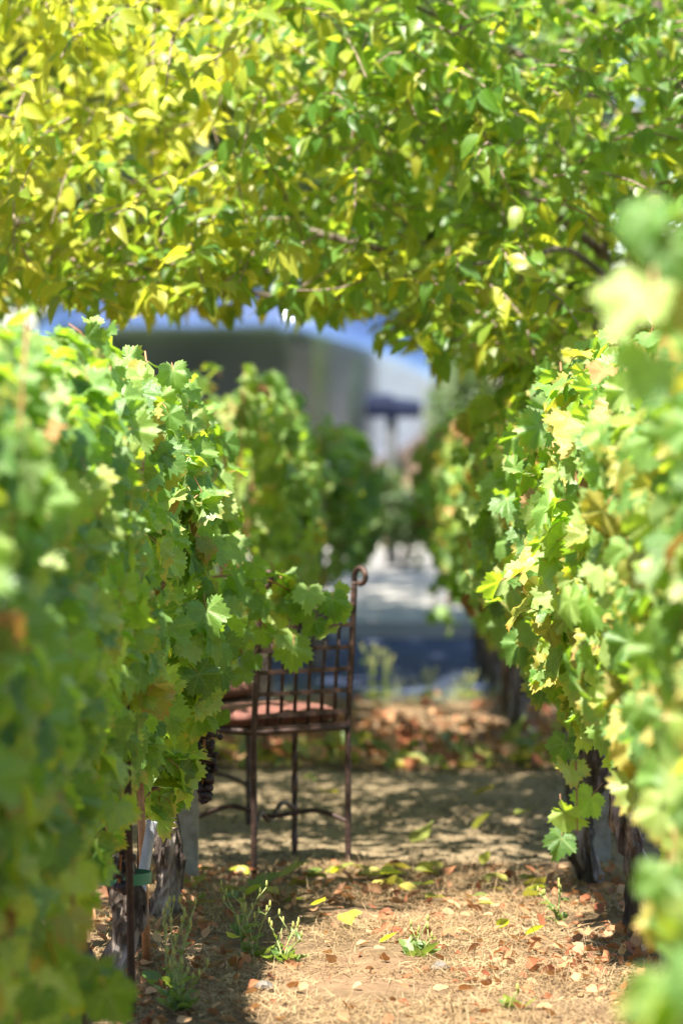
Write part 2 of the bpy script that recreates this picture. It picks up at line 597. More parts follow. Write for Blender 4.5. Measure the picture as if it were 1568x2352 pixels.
def stuff_mesh(name, kind, L, idx, parent=None, off=(0, 0, 0), fine=False):
    """the leaves IDX of L joined into one mesh"""
    if len(idx) == 0:
        return None
    mats = sorted(set(L.m[i] for i in idx))
    Vs, lv, ls, mi, Us = [], [], [], [], []
    base = 0
    for var in range(NVAR):
        sub = [i for i in idx if L.var[i] == var]
        if not sub:
            continue
        V, F, U, sl = GEO[kind, fine][var]
        sub = np.array(sub)
        W = np.einsum('kij,vj->kvi', L.R[sub], V) * L.s[sub][:, None, None] + (L.p[sub] - np.array(off))[:, None, :]
        Vs.append(W.reshape(-1, 3))
        fl = np.array([len(f) for f in F])
        fi = np.concatenate([np.array(f) for f in F])
        uu = np.array(U, float)[fi]
        for k, i in enumerate(sub):
            lv.append(fi + base + k * len(V))
            ls.append(fl)
            mi.append(np.full(len(F), mats.index(L.m[i])))
            Us.append(uu)
        base += len(sub) * len(V)
    Vs = np.concatenate(Vs); lv = np.concatenate(lv); ls = np.concatenate(ls); mi = np.concatenate(mi); Us = np.concatenate(Us)
    me = bpy.data.meshes.new(name)
    me.vertices.add(len(Vs)); me.vertices.foreach_set('co', Vs.ravel())
    me.loops.add(len(lv)); me.loops.foreach_set('vertex_index', lv.astype(np.int32))
    me.polygons.add(len(ls))
    st = np.concatenate([[0], np.cumsum(ls)[:-1]]).astype(np.int32)
    me.polygons.foreach_set('loop_start', st)
    me.polygons.foreach_set('loop_total', ls.astype(np.int32))
    for m in mats:
        me.materials.append(M[m])
    me.polygons.foreach_set('material_index', mi.astype(np.int32))
    me.polygons.foreach_set('use_smooth', np.ones(len(ls), bool))
    uv = me.uv_layers.new(name='UVMap')
    uv.data.foreach_set('uv', Us.ravel())
    me.update(calc_edges=True)
    me.validate()
    o = link(name, me, parent)
    o['kind'] = 'stuff'
    return o


def place_leaf(kind, L, i, parent, off):
    o = bpy.data.objects.new('leaf', leaf_mesh(kind, int(L.var[i]), L.m[i]))
    COL.objects.link(o)
    o.parent = parent
    mt = Matrix(L.R[i].tolist()).to_4x4()
    o.matrix_basis = Matrix.Translation(Vector(L.p[i]) - Vector(off)) @ mt @ Matrix.Scale(float(L.s[i]), 4)
    return o


# coarse depth buffer: finds out which leaves show, so that those become parts of their own
GW, GH = 340, 512
FPX = 135 / 36 * GH
VPX, VPY = GW * (905 / 1568), GH * (960 / 2352)


def visible_counts(groups):
    ps, rs, ow = [], [], []
    for g, (L, rad) in enumerate(groups):
        ps.append(L.p + L.R[:, :, 1] * (L.s * .25)[:, None])
        rs.append(L.s * rad)
        ow.append(np.stack([np.full(len(L.p), g), np.arange(len(L.p))], 1))
    p = np.concatenate(ps); r = np.concatenate(rs); ow = np.concatenate(ow)
    y = np.maximum(p[:, 1], .3)
    sx = VPX + p[:, 0] / y * FPX
    sy = VPY - (p[:, 2] - EYE) / y * FPX
    sr = r / y * FPX
    order = np.argsort(y)
    owner = np.full((GH, GW), -1)
    for k in order:
        x, yy, q = sx[k], sy[k], max(sr[k], .7)
        if x + q < 0 or x - q > GW or yy + q < 0 or yy - q > GH or p[k, 1] < .5:
            continue
        x0, x1, y0, y1 = max(int(x - q), 0), min(int(x + q) + 1, GW), max(int(yy - q), 0), min(int(yy + q) + 1, GH)
        if x0 >= x1 or y0 >= y1:
            continue
        sub = owner[y0:y1, x0:x1]
        gy, gx = np.ogrid[y0:y1, x0:x1]
        mk = ((gx - x) ** 2 + (gy - yy) ** 2 <= q * q) & (sub < 0)
        sub[mk] = k
    cnt = np.bincount(owner[owner >= 0], minlength=len(p))
    res = [np.zeros(len(L.p), int) for L, _ in groups]
    for k in np.nonzero(cnt)[0]:
        res[ow[k, 0]][ow[k, 1]] = cnt[k]
    return res


# ------------------------------------------------------------------ grape vines
def rdir(n, s):
    return rng.normal(0, s, (n, 3))


def vine_leaf_mats(n, yel=.10, dry=.03):
    u = rng.random(n)
    return ['vine_leaf_dry' if q < dry else 'vine_leaf_yellow' if q < dry + yel else 'vine_leaf' for q in u]


class Vine:
    pass


VINES = []


def make_vine(side, x, y, label, group, n=520, zb=.36, zt=1.46, win=.17, wout=.2, length=1.28, yel=.08, dry=.02, bulge=.0, trunk_lean=0, size=(.07, .142), seed=0):
    """side: +1 when the aisle lies towards +x, -1 when it lies towards -x"""
    v = Vine()
    v.x, v.y, v.side, v.label, v.group, v.seed = x, y, side, label, group, seed
    v.zt, v.zb, v.lean = zt, zb, trunk_lean
    L = Leaves()
    ph = rng.uniform(0, 6.28, 6)

    def lump(yy, z):
        return 1 + .16 * np.sin(yy * 5.1 + ph[0] + 2 * z) + .12 * np.sin(z * 9 + ph[1] + yy * 3) + .10 * np.sin(yy * 13 + z * 11 + ph[2])
    yy = y + rng.uniform(-.5, .5, n) * length
    z0 = zb + .07 * np.sin(yy * 6.3 + ph[3]) + .05 * np.sin(yy * 14 + ph[4])
    z1 = zt + .05 * np.sin(yy * 4.7 + ph[5]) + .04 * np.sin(yy * 12 + ph[3])
    f = rng.random(n) ** .9
    z = z0 + (z1 - z0) * f
    mid = (1 - (np.abs(f - .42) / .64) ** 4)
    mid = np.where(f < .42, 1 - (np.abs(f - .42) / .50) ** 2, mid)
    mid = np.clip(mid, .28, 1)
    u = np.where(rng.random(n) < .74, rng.uniform(.35, 1.0, n), -rng.uniform(.2, 1.0, n))
    wd = np.where(u > 0, win, wout) * lump(yy, z) * mid + np.where(u > 0, bulge, 0)
    px = x + side * u * wd
    p = np.stack([px, yy, z], 1)
    top = np.clip((f - .82) / .18, 0, 1)
    nr = np.zeros((n, 3))
    nr[:, 0] = side * np.sign(u) * (.75 - .5 * top)
    nr[:, 1] = -.45
    nr[:, 2] = .42 + .6 * top
    nr += rdir(n, .55)
    tp = np.zeros((n, 3))
    tp[:, 0] = side * np.sign(u) * .38
    tp[:, 2] = -.95 + .5 * top
    tp += rdir(n, .38)
    sz = rng.uniform(size[0], size[1], n) * np.where(top > .6, .85, 1)
    L.add(p, nr, tp, sz, vine_leaf_mats(n, yel, dry))
    v.L = L
    v.canes = []
    # canes: fruiting shoots that run up through the canopy, some with bare tips above it
    for k in range(9):
        cy = y + (k / 8 - .5) * length * .95
        top_z = zt + (rng.uniform(-.14, -.02) if k % 4 else rng.uniform(-.02, .06))
        cx = x + side * rng.uniform(-.05, .08)
        pts = [(x + rng.uniform(-.02, .02), cy, .62), (cx, cy + rng.uniform(-.06, .06), .95), (cx + rng.uniform(-.07, .07), cy + rng.uniform(-.1, .1), top_z)]
        v.canes.append((smooth_path(pts, 4), .0045))
    VINES.append(v)
    return v


def shoot(v, pts, n, size=(.08, .13), yel=.08, dry=.0, out=(0, -.5, .5), spread=.05, rad=.004):
    """a long shoot with leaves of its own, added to vine V"""
    path = smooth_path(pts, 8)
    v.canes.append((path, rad))
    k = np.linspace(.05, .999, n) * (len(path) - 1)
    i0 = k.astype(int)
    P = np.array([list(path[i].lerp(path[min(i + 1, len(path) - 1)], q - i)) for i, q in zip(i0, k)])
    P += rng.normal(0, spread, (n, 3))
    nr = np.array(out)[None] + rdir(n, .42)
    tp = np.array([out[0] * .5, out[1] * .3, -.95])[None] + rdir(n, .35)
    v.L.add(P, nr, tp, rng.uniform(size[0], size[1], n), vine_leaf_mats(n, yel, dry))


ORD = ['first', 'second', 'third', 'fourth', 'fifth', 'sixth', 'seventh', 'eighth', 'ninth']
GL, GR = 'vines in the row along the left of the aisle', 'vines in the row along the right of the aisle'
left = []
for i, y in enumerate((10.22, 9.1, 7.95, 6.8, 5.65)):
    lab = ('grape vine beside the concrete post, a shoot of its leaves hanging before the iron chair' if i == 0 else
           f'{ORD[i]} grape vine of the left row from the concrete post' + (', grey tube at its trunk' if i == 1 else ''))
    left.append(make_vine(+1, (-.64, -.68, -.70, -.71, -.75, -.68)[i], y, lab, GL, n=620, win=(.17, .135, .125, .125, .14, .14)[i], wout=.22, zb=(.40, .48, .50, .48, .46, .5)[i], zt=1.45, yel=.045, dry=.018, seed=i, trunk_lean=.03))
shoot(left[0], [(-.55, 10.4, .90), (-.40, 10.65, .90), (-.28, 10.75, .85), (-.175, 10.8, .79)], 26, (.075, .115), .03, out=(.1, -.8, .35), spread=.035)
shoot(left[0], [(-.52, 10.4, .82), (-.42, 10.6, .82), (-.33, 10.75, .72)], 16, (.08, .14), .03, out=(.2, -.8, .3), spread=.035)
shoot(left[0], [(-.50, 10.35, .80), (-.44, 10.5, .74), (-.40, 10.6, .64)], 7, (.07, .11), .1, out=(.3, -.7, .3), spread=.025)
shoot(left[0], [(-.55, 10.6, .72), (-.51, 10.7, .62), (-.48, 10.75, .50)], 6, (.07, .10), .1, out=(.3, -.7, .3), spread=.02)
shoot(left[1], [(-.66, 9.0, 1.40), (-.69, 9.0, 1.50), (-.70, 9.0, 1.56)], 6, (.06, .09), .1, out=(-.3, -.4, .7), spread=.02)
shoot(left[3], [(-.60, 6.9, .62), (-.58, 6.9, .50), (-.57, 6.9, .40), (-.565, 6.9, .30)], 14, (.08, .13), .1, out=(.4, -.7, .3), spread=.03)
for q, (sx_, sy_) in enumerate(((-.66, 7.1), (-.69, 6.7), (-.63, 6.4), (-.66, 6.0))):
    shoot(left[3 if q < 3 else 4], [(sx_ - .05, sy_, .7), (sx_ - .02, sy_, .55), (sx_, sy_, .40), (sx_ + .01, sy_, .24)], 18, (.07, .13), .05, out=(.4, -.7, .3), spread=.04)
shoot(left[2], [(-.64, 8.0, .55), (-.63, 8.0, .44), (-.625, 8.0, .34)], 9, (.08, .13), .1, out=(.4, -.7, .3), spread=.03)

right = []
for i, y in enumerate((13.3, 12.15, 11.0, 9.85, 8.7, 7.55, 6.4, 5.25, 4.1)):
    lab = [
        'grape vine at the far end of the near right row, beside the gravel path',
        'grape vine of the near right row, next to last before the gravel path ends it',
        'grape vine on the right with a bare gnarled trunk by the gravel path',
        'pale sunlit grape vine just on the near side of the gnarled right trunk',
        'grape vine of the right row, second on the near side of the gnarled trunk',
        'grape vine of the right row, third on the near side of the gnarled trunk',
        'blurred yellow green grape vine of the right row, fourth before the gnarled trunk',
        'blurred grape vine at the right edge with one big leaf standing above the row',
        'most blurred grape vine at the lower right corner, closest to the viewer'][i]
    right.append(make_vine(-1, (.62, .62, .57, .62, .63, .65, .67, .69, .66)[i], y, lab, GR, n=660, win=(.32, .31, .245, .26, .23, .2, .2, .2, .2)[i], wout=.2, zb=(.52, .52, .54, .56, .56, .5, .47, .47, .47)[i], zt=1.47 if i > 1 else 1.5, yel=.15, dry=.012, seed=20 + i, trunk_lean=-.02))
shoot(right[7], [(.50, 5.2, 1.35), (.42, 5.1, 1.48), (.36, 5.0, 1.56), (.34, 5.0, 1.57), (.335, 4.95, 1.50), (.345, 4.9, 1.42)], 11, (.09, .13), .1, out=(-.3, -.6, .5), spread=.02)
shoot(right[4], [(.55, 8.8, 1.38), (.58, 8.8, 1.50), (.60, 8.8, 1.58)], 5, (.10, .13), .1, out=(-.3, -.7, .3), spread=.025)
shoot(right[2], [(.5, 10.6, .5), (.50, 10.55, .34), (.50, 10.5, .20)], 6, (.09, .13), .1, out=(-.4, -.8, .1), spread=.02)
shoot(right[6], [(.50, 6.4, .8), (.46, 6.3, .66), (.45, 6.3, .5), (.45, 6.3, .3)], 16, (.08, .13), .3, out=(-.5, -.6, .3), spread=.03)
shoot(right[8], [(.45, 4.3, 1.02), (.40, 4.3, .9), (.37, 4.3, .76), (.36, 4.3, .58)], 18, (.08, .13), .3, out=(-.5, -.6, .3), spread=.04)
shoot(right[7], [(.50, 5.2, .95), (.44, 5.1, .85), (.40, 5.1, .7), (.40, 5.1, .45)], 20, (.07, .12), .2, out=(-.5, -.6, .3), spread=.03)

far_l = []
for i, (x, y, win, zt, bl) in enumerate(((-.68, 15.7, .30, 1.48, 0), (-.60, 16.85, .22, 1.44, 0), (-.58, 18.0, .2, 1.40, 0), (-.43, 20.4, .27, 1.27, .02), (-.40, 21.5, .28, 1.22, .04))):
    lab = ['dark shaded grape vine across the gravel path, right behind the iron chair',
           'shaded grape vine across the path, second behind the iron chair',
           'grape vine across the path, third behind the iron chair',
           'low sunlit grape vine in front of the trailer end, left of the blue road',
           'farthest low grape vine on the left, its leaves before the trailer wheel'][i]
    far_l.append(make_vine(+1, x, y, lab, 'vines across the path on the left', n=460, win=win, wout=.25, zb=.40 if y < 20 else .58, zt=zt, yel=.10, bulge=bl, seed=40 + i))
far_r = []
for i, (x, y, win) in enumerate(((.52, 16.2, .22), (.52, 17.4, .24), (.50, 18.6, .26), (.48, 19.8, .28), (.46, 21.0, .29))):
    lab = ['grape vine across the path on the right, closest to the gravel',
           'grape vine across the path on the right, second from the gravel',
           'grape vine with orange tinged leaves in the middle of the far right row',
           'grape vine of the far right row, second from its roadside end',
           'blurred grape vine at the roadside end of the far right row'][i]
    far_r.append(make_vine(-1, x, y, lab, 'vines across the path on the right', n=460, win=win, wout=.25, zb=.45, zt=1.36, yel=.22, dry=.05, seed=60 + i))
shoot(far_r[4], [(.30, 21.2, .6), (.24, 21.2, .45), (.22, 21.2, .25)], 8, (.06, .10), .0, out=(-.4, -.7, .3), spread=.03)
shoot(far_r[3], [(.30, 19.8, .5), (.27, 19.8, .4), (.27, 19.8, .2)], 8, (.06, .10), .0, out=(-.4, -.7, .3), spread=.03)

# ------------------------------------------------------------------ trees over the path
class Tree:
    pass


def zbottom(x, y):
    return np.where(y < 11.6, EYE + 1000 / 8820 * y + .12, 0) + np.where(y < 11.6, 0, 1) * zlow(x, y)


def zlow(x, y):
    return EYE + (282 + 30 * np.sin(x * 9) + 14 * np.sin(x * 23 + 1)) / 8820 * y - np.where(x > .0, np.minimum(x * .95, .21), 0)


def tree_leaves(n_twigs, x0, x1, y0, y1, ztop, lo, hi, yel_fn, limbs, seed, dens_fn=None, zb_fn=zbottom, size=(.06, .118)):
    """twigs anywhere in the crown volume, each carrying hanging leaves; returns leaves and twig paths"""
    L = Leaves()
    twigs = []
    rr = np.random.default_rng(seed)
    lp = np.array([list(p) for l in limbs for p in l])
    for k in range(n_twigs):
        x = rr.uniform(x0, x1)
        y = rr.uniform(y0, y1)
        zb = float(zb_fn(np.array(x), np.array(y)))
        z = zb + .05 + (ztop - zb) * rr.random() ** 1.15
        clump = .64 + .5 * math.sin(x * 6.1 + seed) * math.sin(y * 3.3 + 1) + .45 * math.sin(z * 8.3 + x * 3.1) 
        if y < 11.6 and rr.random() > .33:
            continue
        if z > zb + .22 and rr.random() > clump:
            continue
        if dens_fn is not None and rr.random() > dens_fn(x, y, z):
            continue
        a = np.array([x, y, z])
        d = a - lp[np.argmin(((lp - a) ** 2).sum(1))]
        d = d / (np.linalg.norm(d) + 1e-6) + rr.normal(0, .45, 3)
        d[2] = d[2] * .5 + .05
        d /= np.linalg.norm(d)
        ln = rr.uniform(.18, .42)
        m = int(ln / .027)
        t = np.linspace(.08, 1, m)
        path = a[None] + d[None] * (t * ln)[:, None] + np.array([0, 0, -1])[None] * (t ** 2 * ln * rr.uniform(.1, .55))[:, None]
        path[:, 2] = np.maximum(path[:, 2], zb + .02)
        twigs.append(np.vstack([a[None], path]))
        sd_ = np.cross(d, [0, 0, 1]); sd_ /= np.linalg.norm(sd_) + 1e-6
        alt = np.where(np.arange(m) % 2, 1, -1)[:, None] * sd_[None]
        tp = alt * .55 + d[None] * .35 + np.array([0, 0, -.75])[None] + rr.normal(0, .32, (m, 3))
        nr = np.array([-.25, -.32, .75])[None] + alt * .25 + rr.normal(0, .45, (m, 3))
        yl = yel_fn(a)
        u = rr.random(m)
        mats = ['tree_leaf_yellow' if q < yl[0] else 'tree_leaf_lime' if q < yl[1] else 'tree_leaf' for q in u]
        p = path + alt * .012 + rr.normal(0, .012, (m, 3))
        L.add(p, nr, tp, rr.uniform(size[0], size[1], m), mats)
    return L.done(), twigs


def yel_left(a):
    # the upper left of the crown is turning yellow, lower and right parts are still green
    q = np.clip((a[2] - 2.0) / .45, 0, 1) * np.clip((-.30 - a[0]) / .45, 0, 1)
    w_ = np.clip((.25 - a[0]) / .9, 0, 1)
    return (.03 + .55 * q, .24 + .46 * w_ + .25 * q)


def yel_right(a):
    q = np.clip((2.25 - a[2]) / .5, 0, 1)
    return (.015, .12 + .46 * q)


TREES = []
tR = Tree()
tR.base = (.86, 14.6, 0)
trunkR = smooth_path([(.86, 14.6, -.05), (.84, 14.58, .5), (.87, 14.55, 1.1), (.84, 14.5, 1.5)], 5)
tR.parts = [('trunk', trunkR, np.linspace(.085, .07, len(trunkR)))]
limbsR = [
    ([(.84, 14.5, 1.48), (.80, 14.4, 1.8), (.745, 14.3, 2.2), (.75, 14.2, 2.6), (.70, 14.2, 3.3)], .036),
    ([(.845, 14.5, 1.48), (.92, 14.5, 1.9), (.95, 14.5, 2.3), (.985, 14.5, 2.75), (1.02, 14.5, 3.4)], .045),
    ([(.86, 14.5, 1.55), (.90, 14.3, 1.95), (1.0, 14.1, 2.10), (1.12, 13.9, 2.25), (1.4, 13.5, 2.5)], .034),
    ([(.82, 14.45, 1.62), (.55, 14.1, 1.76), (.15, 13.8, 1.80), (-.25, 13.6, 1.74), (-.5, 13.5, 1.78)], .024),
    ([(.79, 14.4, 1.95), (.5, 13.8, 2.12), (.15, 13.4, 2.28), (-.25, 13.0, 2.40)], .020),
    ([(.75, 14.2, 2.5), (.45, 13.6, 2.62), (.2, 13.1, 2.68), (.05, 12.8, 2.72)], .018),
    ([(.80, 14.3, 1.85), (.6, 13.3, 1.92), (.42, 12.6, 1.86), (.20, 12.2, 1.82)], .014),
    ([(.95, 14.5, 2.3), (.8, 15.1, 2.6), (.3, 15.6, 2.8)], .022),
]
tR.limbs = limbsR
lp = [smooth_path(p, 6) for p, r in limbsR]
tR.L, tR.twigs = tree_leaves(2500, -.35, 1.7, 9.6, 15.6, 3.3, 0, 0, yel_right, lp, 5, dens_fn=lambda x, y, z: np.clip((x + .5) / .9, .15, 1))
tR.label = 'green broadleaf tree on the right whose crown arches over the gravel path'
TREES.append(tR)

tL = Tree()
tL.base = (-2.1, 13.6, 0)
trunkL = smooth_path([(-2.1, 13.6, -.05), (-2.08, 13.6, .6), (-2.12, 13.6, 1.3), (-2.05, 13.6, 1.7)], 5)
tL.parts = [('trunk', trunkL, np.linspace(.10, .08, len(trunkL)))]
limbsL = [
    ([(-2.05, 13.6, 1.65), (-1.6, 13.5, 1.95), (-1.0, 13.3, 2.05), (-.5, 13.2, 2.02), (0, 13.1, 1.90)], .030),
    ([(-2.05, 13.6, 1.65), (-1.7, 13.3, 2.4), (-1.1, 13.0, 2.9), (-.6, 12.8, 3.05), (-.1, 12.7, 3.1)], .030),
    ([(-2.06, 13.6, 1.65), (-2.0, 13.9, 2.4), (-1.7, 14.2, 3.0), (-1.2, 14.3, 3.3)], .040),
    ([(-1.6, 13.5, 1.95), (-1.1, 14.1, 1.85), (-.6, 14.4, 1.80), (-.1, 14.4, 1.82)], .018),
    ([(-2.06, 13.6, 1.68), (-2.4, 13.3, 2.4), (-2.8, 13.0, 3.0)], .035),
]
tL.limbs = limbsL
lp = [smooth_path(p, 6) for p, r in limbsL]
tL.L, tL.twigs = tree_leaves(2700, -2.3, .45, 9.4, 15.2, 3.2, 0, 0, yel_left, lp, 6, dens_fn=lambda x, y, z: np.clip((.6 - x) / .9, .15, 1))
tL.label = 'tree with yellowing leaves hanging over the path at upper left'
TREES.append(tL)

# ------------------------------------------------------------------ decide which leaves become objects, then build
for v in VINES:
    v.L.done()
groups = [(v.L, .42) for v in VINES] + [(t.L, .30) for t in TREES]
counts = visible_counts(groups)


def split_visible(cnt, cap, least):
    vis = np.nonzero(cnt >= least)[0]
    vis = vis[np.argsort(-cnt[vis])][:cap]
    rest = np.setdiff1d(np.arange(len(cnt)), vis)
    return vis, rest


for v, cnt in zip(VINES, counts):
    base = (v.x, v.y, 0)
    root = empty('grape_vine', base, v.label, 'grape vine', v.group)
    v.root = root
    rr = random.Random(v.seed)
    tb = MB()
    ln = v.lean
    ptsT = smooth_path([(v.x + rr.uniform(-.02, .02), v.y, -.05), (v.x + ln + rr.uniform(-.03, .03), v.y + rr.uniform(-.03, .03), .16), (v.x + ln * .5 + rr.uniform(-.03, .03), v.y + rr.uniform(-.04, .04), .36),
                        (v.x + rr.uniform(-.02, .02), v.y, .58), (v.x, v.y, .70)], 10)
    n = len(ptsT)
    rads = [(.031 + .004 * math.sin(i * .55 + v.seed) + rr.uniform(-.003, .003) + .016 * max(0, 1 - i / 4) + .012 * max(0, 1 - (n - i) / 9)) for i in range(n)]
    tb.tube(ptsT, rads, 18, rough=.10, seed=v.seed, twist=.05)
    rid = [1 + .22 * math.sin(j * 2.1 + v.seed) + .16 * math.sin(j * 4.9) for j in range(18)]      # shaggy lengthwise ridges
    for q in range(len(ptsT)):
        c = ptsT[q]
        for j in range(18):
            k = q * 18 + j
            p = Vector(tb.v[k])
            tb.v[k] = tuple(c + (p - c) * (rid[j] + rr.uniform(-.17, .17)))
    if v.seed < 3 or 21 <= v.seed <= 24:      # shreds of loose bark on the trunks one can make out
        for q in range(70):
            i = rr.randrange(2, n - 2)
            a = rr.uniform(0, 6.28)
            c = ptsT[i] + Vector((math.cos(a), math.sin(a), 0)) * rads[i] * rr.uniform(1.0, 1.25)
            l, wd = rr.uniform(.02, .06), rr.uniform(.003, .008)
            tx = Vector((-math.sin(a), math.cos(a), 0)) * wd
            o_ = Vector((math.cos(a), math.sin(a), 0)) * rr.uniform(.004, .014)
            tb.add([c - tx, c + tx, c + tx * .6 + Vector((0, 0, -l * .5)) + o_ * .3, c - tx * .6 + Vector((0, 0, -l * .5)) + o_ * .3, c + Vector((0, 0, -l)) + o_], [(0, 1, 2, 3), (3, 2, 4)])
    tb.build('trunk', M['bark'], root, False, base)
    for s in (-1, 1):
        cb = MB()
        q = smooth_path([(v.x, v.y, .62), (v.x + rr.uniform(-.02, .02), v.y + s * .18, .69), (v.x + rr.uniform(-.02, .02), v.y + s * .5, .66)], 6)
        cb.tube(q, [.026 - .012 * i / len(q) for i in range(len(q))], 7, rough=.2, seed=v.seed + s)
        cb.build('cordon_arm', M['bark'], root, True, base)
    for path, r in v.canes:
        cb = MB()
        cb.tube(path, [r * (1 - .5 * i / len(path)) for i in range(len(path))], 5)
        cb.build('cane', M['cane'], root, True, base)
    vis, rest = split_visible(cnt, 290, 4)
    for i in vis:
        place_leaf('vine', v.L, i, root, base)
    stuff_mesh('leaves', 'vine', v.L, list(rest), root, base)

for t, cnt in zip(TREES, counts[len(VINES):]):
    root = empty('broadleaf_tree', t.base, t.label, 'tree')
    for name, path, rad in t.parts:
        b = MB(); b.tube(path, list(rad), 14, rough=.06, seed=3)
        b.build(name, M['tree_bark'], root, True, t.base)
    for path, r in t.limbs:
        q = smooth_path(path, 7)
        b = MB(); b.tube(q, [r * (1 - .7 * i / len(q)) for i in range(len(q))], 8, rough=.08, seed=4)
        b.build('limb', M['tree_bark'], root, True, t.base)
    b = MB()
    for tw in t.twigs:
        p = [tuple(x) for x in tw[::3]]
        if len(p) > 1:
            b.tube(p, [.0042 * (1 - .55 * i / len(p)) for i in range(len(p))], 4, cap=False)
    o = b.build('twigs', M['twig'], root, True, t.base)
    o['kind'] = 'stuff'
    vis, rest = split_visible(cnt, 300, 3)
    for i in vis:
        place_leaf('tree', t.L, i, root, t.base)
    stuff_mesh('foliage', 'tree', t.L, list(rest), root, t.base, fine=True)

# ------------------------------------------------------------------ grapes, posts, stakes, wires, tubes
gm = None


def grape_bunch(v, top, ln, wid, n, seed):
    global gm
    base = (v.x, v.y, 0)
    rr = random.Random(seed)
    st = MB()
    st.tube([(top[0] - .02, top[1], top[2] + .06), (top[0], top[1], top[2]), (top[0] + rr.uniform(-.01, .01), top[1], top[2] - ln * .9)], .0035, 5)
    b = st.build('grape_bunch', M['cane'], v.root, True, base)
    if gm is None:
        bm = bmesh.new()
        bmesh.ops.create_icosphere(bm, subdivisions=2, radius=1)
        gm = bpy.data.meshes.new('grape')
        bm.to_mesh(gm); bm.free()
        gm.materials.append(M['grape'])
        gm.polygons.foreach_set('use_smooth', [True] * len(gm.polygons))
    for i in range(n):
        t = rr.random() ** .8
        rad = wid * (1 - .75 * t) * rr.uniform(.45, 1)
        a = rr.uniform(0, 6.28)
        o = link('grape', gm, b)
        o.location = (top[0] - base[0] + rad * math.cos(a), top[1] - base[1] + rad * math.sin(a), top[2] - t * ln)
        s = rr.uniform(.0075, .0105)
        o.scale = (s, s * rr.uniform(.85, 1), s)


grape_bunch(left[0], (-.505, 10.25, .50), .19, .050, 120, 1)
grape_bunch(left[0], (-.515, 10.22, .60), .08, .034, 34, 2)
grape_bunch(left[1], (-.635, 8.95, .36), .13, .040, 48, 3)
grape_bunch(left[1], (-.66, 8.9, .37), .10, .036, 34, 4)

ps = MB()
ps.box((-.60, 11.16, .70), (.062, .075, 1.44))
o = ps.build('trellis_post', M['concrete'])
bv = o.modifiers.new('b', 'BEVEL'); bv.width = .006; bv.segments = 2
tag(o, 'square grey concrete post ending the left vine row beside the chair', 'post')
ps = MB()
ps.box((.62, 11.62, .70), (.062, .075, 1.44))
o = ps.build('trellis_post', M['concrete'])
bv = o.modifiers.new('b', 'BEVEL'); bv.width = .006; bv.segments = 2
tag(o, 'pale post half hidden behind the gnarled trunk on the right', 'post')


def stake(x, y, h, lab, lean=0):
    b = MB()
    for dx, dy, wx, wy in ((0, 0, .004, .022), (.008, 0, .012, .004)):
        tl = Matrix.Rotation(lean, 4, 'Y')
        b.box((x + dx, y + dy, h / 2 - .05), (wx, wy, h), 0, 0, tl)
    o = b.build('metal_stake', M['rust'])
    tag(o, lab, 'stake', 'rusty stakes along the left row')


stake(-.642, 11.0, 1.4, 'rusty brown steel stake standing against the concrete post')
stake(-.635, 9.65, 1.3, 'rusty brown steel stake between the two closest mottled trunks', .02)
stake(-.60, 8.55, 1.3, 'rusty brown steel stake at the lower left beneath hanging leaves', -.02)


def wood_rod(x, y, h, lab, lean):
    b = MB()
    b.tube([(x, y, -.03), (x + lean * .5, y, h * .5), (x + lean, y, h)], [.011, .010, .009], 7, rough=.1)
    tag(b.build('wooden_stake', M['cane'], smooth=True), lab, 'stake')


wood_rod(-.60, 9.35, .50, 'thin tan wooden rod leaning beside the rusty stake at the left trunks', -.02)

for x0, ys, sd_ in ((-.64, (3.2, 11.16), 'left'), (.62, (3.2, 11.62), 'right')):
    for z in (.66, 1.0, 1.3):
        b = MB()
        b.tube([(x0, ys[0], z), (x0, (ys[0] + ys[1]) / 2, z - .01), (x0, ys[1], z)], .0014, 5)
        where = {.66: 'lowest', 1.0: 'middle', 1.3: 'top'}[z]
        tag(b.build('trellis_wire', M['wire'], smooth=True), f'{where} thin steel trellis wire running inside the {sd_} vine row', 'wire', 'trellis wires')

b = MB()
hp = smooth_path([(-.585, 9.3, .36), (-.60, 9.28, .27), (-.612, 9.25, .19), (-.645, 9.2, .10)], 10)
b.tube(hp, .0135, 12)
hz = b.build('drip_tube', M['hose'], smooth=True)
tag(hz, 'pale grey plastic tube curving down by the left vine trunks', 'tube')
b = MB()
hp = smooth_path([(-.55, 9.85, .45), (-.565, 9.84, .38), (-.572, 9.83, .31)], 8)
b.tube(hp, .012, 12)
tag(b.build('drip_tube', M['hose'], smooth=True), 'short grey plastic tube end hanging under the leaves above the trunks', 'tube')
b = MB()
b.tube([(-.64, 9.1, .235), (-.64, 9.1, .262)], .066, 16, cap=False)
b.build('tie', M['tie'], left[1].root, True, (left[1].x, left[1].y, 0))

# ------------------------------------------------------------------ iron chairs
def twisted(b, p0, p1, r, turns=10, n=4):
    k = 26
    p0, p1 = Vector(p0), Vector(p1)
    pts = [p0.lerp(p1, i / k) for i in range(k + 1)]
    b.tube(pts, r, n, twist=.30)


